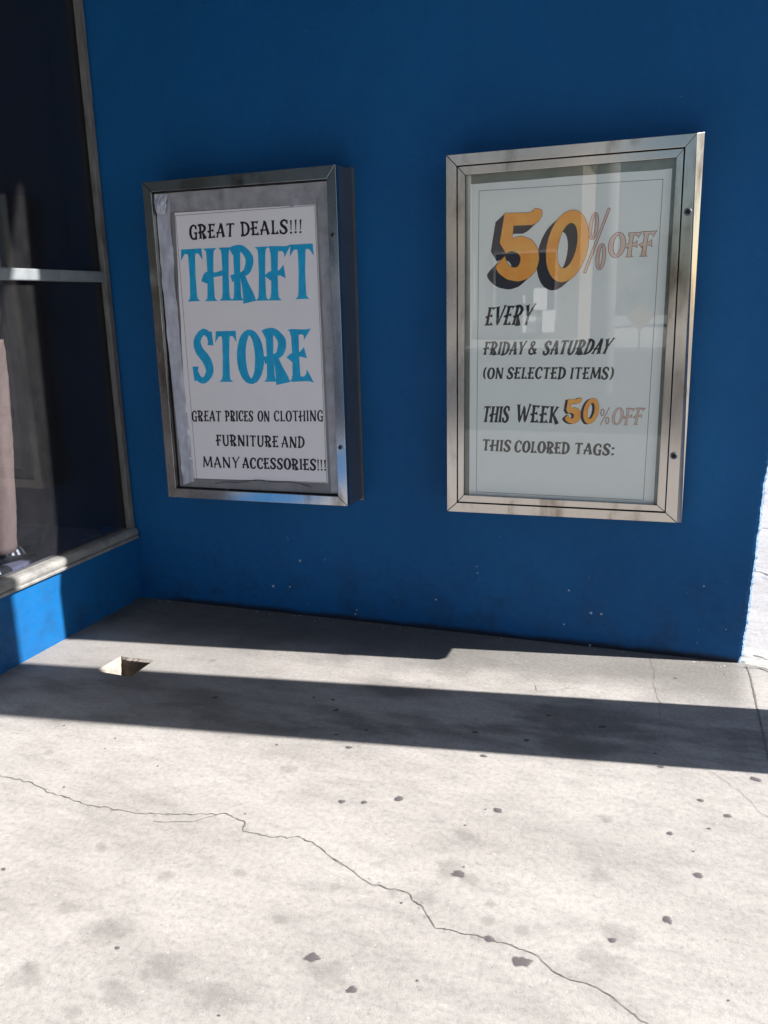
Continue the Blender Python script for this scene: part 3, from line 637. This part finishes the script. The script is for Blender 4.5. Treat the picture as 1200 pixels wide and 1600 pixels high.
for k in range(30):
    a, b_ = k / 30, (k + 1) / 30
    wv = lambda s_: .003 * noise.noise(Vector((s_ * 5, 3, 1))) + .008 * (s_ - .5)
    p = [f(a, 0), f(b_, 0), f(b_, 1) + Vector((0, wv(b_))), f(a, 1) + Vector((0, wv(a)))]
    mb.face([xy(v, -.150) for v in p]); mb.face([xy(p[2], -.150), xy(p[3], -.150), xy(p[3], -.1475), xy(p[2], -.1475)])
rb = mb.build('poster_board', M['paper2'], rc)
lt = Letters(-.150)
RL = [(1.8717, 1.9138), (2.5546, 1.9113), (2.546, .7122), (1.865, .7103)]
lt.strip(RL, inset(RL, .0016), 0, .00005)
W2 = [('EVERY', [(1.9131, 1.472), (2.1027, 1.479), (2.0812, 1.3999), (1.8982, 1.4014)], .12), ('FRIDAY', [(1.9016, 1.3347), (2.0703, 1.3354), (2.058, 1.2847), (1.8922, 1.2831)], .15),
 ('&', [(2.0777, 1.3353), (2.115, 1.3369), (2.1068, 1.2855), (2.074, 1.2856)], .14), ('SATURDAY', [(2.1428, 1.3367), (2.4088, 1.3437), (2.3839, 1.2859), (2.1329, 1.2837)], .15),
 ('(ON', [(1.8944, 1.2321), (1.9788, 1.2324), (1.9735, 1.188), (1.8908, 1.1874)], .15), ('SELECTED', [(1.996, 1.2334), (2.2283, 1.2341), (2.2232, 1.1889), (1.9899, 1.1881)], .16),
 ('ITEMS)', [(2.2466, 1.2342), (2.4117, 1.2347), (2.4074, 1.1885), (2.2416, 1.1891)], .15), ('THIS', [(1.8983, 1.0749), (2.0058, 1.0769), (1.999, 1.0112), (1.8888, 1.0085)], .13),
 ('WEEK', [(2.0366, 1.0841), (2.205, 1.0796), (2.1994, 1.0133), (2.029, 1.011)], .13), ('THIS', [(1.8922, .9367), (2.0136, .9367), (2.0084, .8894), (1.8895, .889)], .17),
 ('COLORED', [(2.0292, .9352), (2.2512, .9347), (2.2479, .8886), (2.0251, .888)], .17), ('TAGS:', [(2.2717, .9335), (2.428, .9331), (2.4245, .8886), (2.2684, .8884)], .18)]
for t, Q, wt in W2: lt.word(t, Q, wt * 1.22, 0)
lt.build('lettering', [M['black']], rb)
lt = Letters(-.150)
for t, Q, wt, gr in (('%', [(2.3048, 1.8221), (2.3769, 1.8139), (2.3586, 1.5897), (2.2797, 1.5957)], .075, .0014), ('OFF', [(2.377, 1.7298), (2.5398, 1.732), (2.5303, 1.6445), (2.3693, 1.6474)], .17, .0014),
                     ('%', [(2.3655, 1.0761), (2.4041, 1.0768), (2.4014, 1.0109), (2.3635, 1.0099)], .07, .0008), ('OFF', [(2.4166, 1.0771), (2.5337, 1.0802), (2.5239, 1.0141), (2.4068, 1.0111)], .12, .0009)):
    lt = Letters(-.150)
    lt.word(t, Q, wt, 0, .0, grow=gr); lt.word(t, Q, wt, 1, .0012, grow=-gr * .6)
    lt.build('lettering', [M['rust'], M['palefill']], rb)
FIVE = [(1.9745, 1.8251), (2.064, 1.8219), (2.0829, 1.8243), (2.088, 1.8368), (2.1177, 1.8309), (2.12, 1.8112), (2.1053, 1.7864), (2.0829, 1.7764), (2.01, 1.7774), (2.0052, 1.7316), (2.0427, 1.7386), (2.0813, 1.7229), (2.1046, 1.6916), (2.1127, 1.6521), (2.1018, 1.6086), (2.0731, 1.5787), (2.0317, 1.5666), (1.985, 1.5769), (1.9518, 1.603), (1.9384, 1.6276), (1.9773, 1.6661), (1.9851, 1.6392), (2.003, 1.6226), (2.0244, 1.6201), (2.0371, 1.6356), (2.0404, 1.6583), (2.0272, 1.6764), (2.0031, 1.6844), (1.9809, 1.6765), (1.9563, 1.7154)]
ZO = [(2.2957, 1.6895), (2.2901, 1.6605), (2.2807, 1.6329), (2.2682, 1.6082), (2.2531, 1.5876), (2.2362, 1.5721), (2.2182, 1.5627), (2.2002, 1.5599), (2.1831, 1.5638), (2.1677, 1.5742), (2.1548, 1.5907), (2.1452, 1.6124), (2.1393, 1.6381), (2.1375, 1.6665), (2.1397, 1.6961), (2.1459, 1.7254), (2.1557, 1.7529), (2.1686, 1.7772), (2.1839, 1.7971), (2.2008, 1.8117), (2.2184, 1.8203), (2.236, 1.8226), (2.2527, 1.8184), (2.2676, 1.8081), (2.2801, 1.792), (2.2895, 1.771), (2.2955, 1.7461), (2.2976, 1.7185)]
ZI = [(2.2536, 1.693), (2.2499, 1.6747), (2.2446, 1.6573), (2.2379, 1.6417), (2.2303, 1.6287), (2.222, 1.619), (2.2135, 1.6131), (2.2052, 1.6112), (2.1976, 1.6136), (2.191, 1.6201), (2.1858, 1.6303), (2.1822, 1.6438), (2.1805, 1.6598), (2.1806, 1.6775), (2.1827, 1.696), (2.1866, 1.7144), (2.192, 1.7317), (2.1987, 1.7471), (2.2064, 1.7598), (2.2146, 1.7692), (2.223, 1.7749), (2.2312, 1.7765), (2.2387, 1.7741), (2.2452, 1.7677), (2.2503, 1.7577), (2.2538, 1.7445), (2.2556, 1.7288), (2.2556, 1.7113)]
FIVE2 = [(2.2385, 1.1088), (2.2715, 1.11), (2.2785, 1.1114), (2.2803, 1.1164), (2.2914, 1.1149), (2.2923, 1.1073), (2.287, 1.0973), (2.2787, 1.0929), (2.2519, 1.0914), (2.2504, 1.0737), (2.2641, 1.0773), (2.2784, 1.0723), (2.2872, 1.0608), (2.2904, 1.0459), (2.2865, 1.0291), (2.2761, 1.0172), (2.2611, 1.0117), (2.244, 1.0147), (2.2319, 1.0238), (2.2268, 1.0328), (2.2407, 1.0482), (2.2437, 1.0382), (2.2503, 1.0323), (2.2581, 1.0318), (2.2626, 1.0379), (2.2637, 1.0467), (2.2588, 1.0532), (2.2499, 1.0557), (2.2419, 1.0522), (2.2326, 1.0664)]
ZO2 = [(2.3587, 1.0646), (2.3566, 1.0532), (2.3532, 1.0424), (2.3485, 1.0326), (2.3429, 1.0243), (2.3365, 1.0181), (2.3299, 1.0141), (2.3232, 1.0127), (2.3168, 1.0138), (2.311, 1.0174), (2.3062, 1.0234), (2.3026, 1.0315), (2.3003, 1.0412), (2.2995, 1.052), (2.3002, 1.0634), (2.3024, 1.0748), (2.3059, 1.0857), (2.3106, 1.0954), (2.3163, 1.1036), (2.3226, 1.1097), (2.3292, 1.1136), (2.3359, 1.1149), (2.3422, 1.1137), (2.3479, 1.1101), (2.3527, 1.1041), (2.3563, 1.0962), (2.3586, 1.0866), (2.3594, 1.0759)]
ZI2 = [(2.3428, 1.0649), (2.3415, 1.0578), (2.3395, 1.0509), (2.337, 1.0448), (2.3342, 1.0396), (2.3311, 1.0357), (2.3279, 1.0332), (2.3249, 1.0324), (2.322, 1.0331), (2.3195, 1.0354), (2.3176, 1.0392), (2.3162, 1.0443), (2.3155, 1.0504), (2.3155, 1.0572), (2.3162, 1.0644), (2.3176, 1.0716), (2.3195, 1.0784), (2.322, 1.0845), (2.3249, 1.0897), (2.3279, 1.0935), (2.3311, 1.0959), (2.3342, 1.0968), (2.337, 1.096), (2.3395, 1.0937), (2.3414, 1.09), (2.3428, 1.0849), (2.3435, 1.0789), (2.3435, 1.0721)]
def grow_poly(P, d):
    n = len(P); out = []; A = sum(P[i][0] * P[(i + 1) % n][1] - P[(i + 1) % n][0] * P[i][1] for i in range(n)); sg = 1 if A > 0 else -1
    for i in range(n):
        a = Vector(P[i - 1]); b_ = Vector(P[i]); c_ = Vector(P[(i + 1) % n])
        d1 = (b_ - a).normalized(); d2 = (c_ - b_).normalized(); nn = Vector((d1.y + d2.y, -(d1.x + d2.x)))
        nn = nn.normalized() if nn.length > 1e-6 else Vector((d1.y, -d1.x))
        out.append(tuple(b_ + nn * d * sg))
    return out
def rounded(P, hard=()):      # smooth the hand-drawn outline
    out = []; n = len(P)
    for i in range(n):
        a, b_, c_ = Vector(P[i - 1]), Vector(P[i]), Vector(P[(i + 1) % n])
        if i in hard: out.append(tuple(b_)); continue
        out.append(tuple(b_ * .75 + a * .25)); out.append(tuple(b_ * .84 + a * .08 + c_ * .08)); out.append(tuple(b_ * .75 + c_ * .25))
    return out
def numeral(name, F5, O, I, dx, dz, ol):
    lt = Letters(-.150); F5r = rounded(F5, (0, 7, 8, 9, 20, 28, 29))
    if name == 'big': steps = 14
    else: steps = 6
    for k in range(steps + 1):       # drop-shade block behind the numerals
        t = k / steps; sh = lambda P: [(p[0] + dx * t, p[1] + dz * t) for p in P]
        lt.poly(sh(F5r), 0, .0001 + .00003 * (steps - k)); lt.strip(sh(O), sh(I), 0, .0001 + .00003 * (steps - k) + .000015)
    lt.poly(grow_poly(F5r, ol), 0, .0012); lt.strip(grow_poly(O, ol), grow_poly(I, -ol), 0, .00122)
    lt.poly(F5r, 1, .0016); lt.strip(O, I, 1, .00162)
    lt.build('numerals', [M['navy'], M['orange']], rb)
numeral('big', FIVE, ZO, ZI, -.036, -.030, .0012)
numeral('small', FIVE2, ZO2, ZI2, -.011, -.003, .0008)
for x, z in ((2.6465, 1.7907), (2.6500, .9018)): lock(rc, x, z, -.18, .014)

# ---------------------------------------------------------------- dressed mannequin in the display window
mq = empty('mannequin', (-.26, -.76, .36), label="dressed shop mannequin in khaki trousers and striped black sneakers behind the window", category="mannequin")
def skin(name, verts, edges, radii, mt, parent, sub=2):
    me = bpy.data.meshes.new(name); p0 = Vector(parent.location)
    me.from_pydata([tuple(Vector(v) - p0) for v in verts], edges, []); me.materials.append(mt)
    o = link(bpy.data.objects.new(name, me), parent)
    sk = o.modifiers.new("skin", 'SKIN'); sk.use_smooth_shade = True
    sub_ = o.modifiers.new("subsurf", 'SUBSURF'); sub_.levels = sub; sub_.render_levels = sub
    for d, r in zip(me.skin_vertices[0].data, radii):
        d.radius = r if isinstance(r, tuple) else (r, r)
    me.skin_vertices[0].data[0].use_root = True
    return o
z0 = .36
DY = .13
B = [(-.26, -.80, z0 + .95), (-.26, -.80, z0 + 1.15), (-.26, -.80, z0 + 1.38), (-.26, -.80, z0 + 1.52), (-.26, -.785, z0 + 1.66), (-.26, -.78, z0 + 1.78),
     (-.09, -.84, z0 + 1.42), (-.08, -.98, z0 + 1.18), (-.10, -1.02, z0 + .96), (-.10, -1.02, z0 + .84), (-.43, -.76, z0 + 1.42), (-.47, -.80, z0 + 1.14), (-.46, -.80, z0 + .90), (-.46, -.78, z0 + .78)]
B = [(x, y + DY, z) for x, y, z in B]
skin('body', B, [(0, 1), (1, 2), (2, 3), (3, 4), (4, 5), (2, 6), (6, 7), (7, 8), (8, 9), (2, 10), (10, 11), (11, 12), (12, 13)], [.13, .11, .13, .055, .085, .07, .055, .043, .034, .03, .055, .043, .034, .03], M['skin'], mq)
J = [(-.26, -.80, z0 + 1.02), (-.26, -.80, z0 + 1.15), (-.26, -.80, z0 + 1.38), (-.26, -.80, z0 + 1.46), (-.09, -.84, z0 + 1.41), (-.08, -.98, z0 + 1.18), (-.10, -1.02, z0 + .98), (-.43, -.76, z0 + 1.41), (-.47, -.80, z0 + 1.14), (-.46, -.80, z0 + .92)]
J = [(x, y + DY, z) for x, y, z in J]
skin('jacket', J, [(0, 1), (1, 2), (2, 3), (2, 4), (4, 5), (5, 6), (2, 7), (7, 8), (8, 9)], [.165, .14, .155, .08, .075, .06, .052, .075, .06, .052], M['coat'], mq)
tr = MB()
def leg(P):
    rings = []
    for k in range(41):
        t_ = k / 40 * (len(P) - 1); a = min(int(t_), len(P) - 2); u = t_ - a
        c_ = Vector(P[a][:3]).lerp(Vector(P[a + 1][:3]), u); rad = P[a][3] + (P[a + 1][3] - P[a][3]) * u; ring_ = []
        for q_ in range(28):
            an = 2 * math.pi * q_ / 28; fo = .007 * noise.noise(Vector((math.cos(an) * 2.2, math.sin(an) * 2.2, c_.z * 4))) + .004 * noise.noise(Vector((an * 1.5, 3, c_.z * 26)))
            ring_.append((c_.x + (rad + fo) * math.cos(an), c_.y + (rad * .95 + fo) * math.sin(an), c_.z))
        rings.append(ring_)
    for A_, B_ in zip(rings, rings[1:]):
        for q_ in range(28): tr.face([A_[q_], A_[(q_ + 1) % 28], B_[(q_ + 1) % 28], B_[q_]])
    tr.face(rings[0]); tr.face(rings[-1])
leg([(-.29, -.630, z0 + .055, .080), (-.285, -.600, z0 + .45, .090), (-.28, -.595, z0 + .80, .108), (-.27, -.63, z0 + 1.02, .125)])
leg([(-.20, -.97, z0 + .045, .080), (-.205, -.88, z0 + .45, .088), (-.225, -.76, z0 + .80, .104), (-.26, -.68, z0 + 1.02, .125)])
tr.build('trousers', M['khaki'], mq, smooth=True)
def sneaker(hx, hy, tx, ty):
    h = Vector((hx, hy)); t = Vector((tx, ty)); d = (t - h).normalized(); n_ = Vector((-d.y, d.x)); L = (t - h).length
    def ringat(s_, wdt, hgt, base=.0):
        c_ = h + d * (s_ * L); pts = []
        for k in range(14):
            a = math.pi * k / 13; p = c_ + n_ * wdt * math.cos(a); pts.append((p.x, p.y, z0 + base + .004 + hgt * abs(math.sin(a)) ** .75))
        return pts
    st = [(0, .012, .045), (.04, .030, .075), (.2, .037, .09), (.35, .038, .098), (.5, .040, .080), (.65, .044, .062), (.82, .044, .048), (.94, .034, .038), (1, .012, .022)]
    mb = MB(); rr = [ringat(*q_) for q_ in st]
    for a, c_ in zip(rr, rr[1:]):
        for k in range(13): mb.face([a[k], a[k + 1], c_[k + 1], c_[k]])
        mb.face([a[0], a[-1], c_[-1], c_[0]])
    mb.face(rr[0]); mb.face(rr[-1])
    o = mb.build('sneaker', M['shoe'], mq, smooth=True)
    sb = MB()
    for s_ in (.36, .46, .56, .66):
        for e in (0,):
            def rib(u):
                i = 0
                while i < len(st) - 2 and st[i + 1][0] < u: i += 1
                a, c_ = st[i], st[i + 1]; f_ = (u - a[0]) / (c_[0] - a[0])
                return ringat(u, (a[1] + (c_[1] - a[1]) * f_) * 1.03 + .0015, (a[2] + (c_[2] - a[2]) * f_) * 1.03 + .0015)
            for k in range(1, 12):
                r1 = rib(s_ + .015 * abs(k - 6.5) * .5); r2 = rib(s_ + .045 + .015 * abs(k - 6.5) * .5); r1b = rib(s_ + .015 * abs(k - 5.5) * .5); r2b = rib(s_ + .045 + .015 * abs(k - 5.5) * .5)
                sb.face([r1[k], r2[k], r2b[k + 1], r1b[k + 1]])
    sb.build('stripe', M['stripe'], o)
sneaker(-.315, -.735, -.245, -.46); sneaker(-.19, -1.04, -.125, -.74)

# ---------------------------------------------------------------- the street opposite (seen only in the glass)
ob = empty('opposite_building', (-9, -30, 0), label="low tan shop across the street, mirrored in the case glass", category="building")
w = MB(); w.box((-22, -40, -.02), (-1.3, -30, 6.6)); w.build('wall', M['tan'], ob)
w = MB(); w.box((-22.3, -40.2, 6.6), (-1.0, -29.7, 7.0)); w.build('roof', M['white'], ob)
for i in range(6):
    w = MB(); x = -20.5 + i * 3.2; w.box((x, -30.02, .8), (x + 2.3, -29.98, 3.2)); wi = w.build('window', M['window'], ob)
    w = MB(); mitred_ = [(x - .08, 3.28), (x + 2.38, 3.28), (x + 2.38, .72), (x - .08, .72)]
    mitred(w, mitred_, inset(mitred_, .09), -29.95, -30.0); w.build('frame', M['white'], wi)
for k, (x, z, a, b_) in enumerate(((-2.95, 1.09, .44, .80), (-2.60, .25, .40, .82), (-3.35, .25, .44, .80), (-3.35, 1.35, .10, .3))):
    w = MB(); w.prism([(x, -29.55), (x + a, -29.55 - a), (x + a + .03, -29.52 - a), (x + .03, -29.52)], z, z + b_); w.build('notice_board', M['white'], ob)
def pole(x, y, rad, h, lab):
    p = empty('utility_pole', (x, y, -.14), label=lab, category="pole")
    w = MB(); w.tube([(x, y, -.14), (x, y, h)], [rad, rad * .7], 16); w.build('shaft', M['post'], p, smooth=True)
    w = MB(); w.box((x - 1.1, y - .06, h - .9), (x + 1.1, y + .06, h - .78)); w.build('crossarm', M['bark'], p)
    w = MB()
    for dx in (-1, -.4, .5, 1):
        w.tube([(x + dx + sx_ * s_ * 30, y + .1, h - .75 - 1.0 * math.sin(min(1, s_) * math.pi) ) for sx_ in (1,) for s_ in [i / 20 for i in range(21)]], .012, 5)
    w.build('wire', M['dark'], p)
pole(1.25, -12.2, .22, 9, "thick pale concrete pole with wires across the street")
pole(-4.5, -25.5, .16, 8.5, "thinner grey pole in front of the tan shop")
def tree(x, y, h, r, seed, lab):
    t = empty('tree', (x, y, 0), label=lab, category="tree"); rnd = random.Random(seed)
    w = MB(); w.tube([(x, y, -.1), (x + .1, y, h * .3), (x, y + .1, h * .6)], [.22, .16, .08], 8)
    for i in range(5):
        a = rnd.uniform(0, 6.28); w.tube([(x, y, h * .35), (x + r * .6 * math.cos(a), y + r * .6 * math.sin(a), h * .7)], [.09, .03], 6)
    w.build('trunk', M['bark'], t); w = MB()
    cl = [(rnd.gauss(0, .42) * r, rnd.gauss(0, .42) * r, h * rnd.uniform(.35, .98)) for _ in range(34)]
    for cxx, cyy, cz in cl:
        for _ in range(70):
            p = Vector((x + cxx + rnd.gauss(0, .3), y + cyy + rnd.gauss(0, .3), cz + rnd.gauss(0, .22))); a = Vector((rnd.gauss(0, 1), rnd.gauss(0, 1), rnd.gauss(0, 1))).normalized(); b2 = a.orthogonal().normalized() * .09; a = a * .16
            w.face([p - a, p + b2, p + a, p - b2])
    w.build('crown', M['leaf'], t, merge=False, norm=False)
tree(2.0, -42, 4.2, 2.2, 1, "rounded street tree at the right of the far pavement"); tree(5.4, -44, 3.6, 2.4, 2, "lower broad tree beside the rounded street tree")
sg = empty('road_sign', (1.30, -23.5, -.14), label="orange diamond road sign on a short post", category="sign")
w = MB(); w.tube([(1.30, -23.5, -.14), (1.30, -23.5, 1.3)], .03, 8); w.build('post', M['metal_side'], sg)
w = MB(); w.prism([(1.30, .5), (1.70, .9), (1.30, 1.3), (.90, .9)], -23.46, -23.44, 0, 'y'); w.build('plate', M['yellow'], sg)
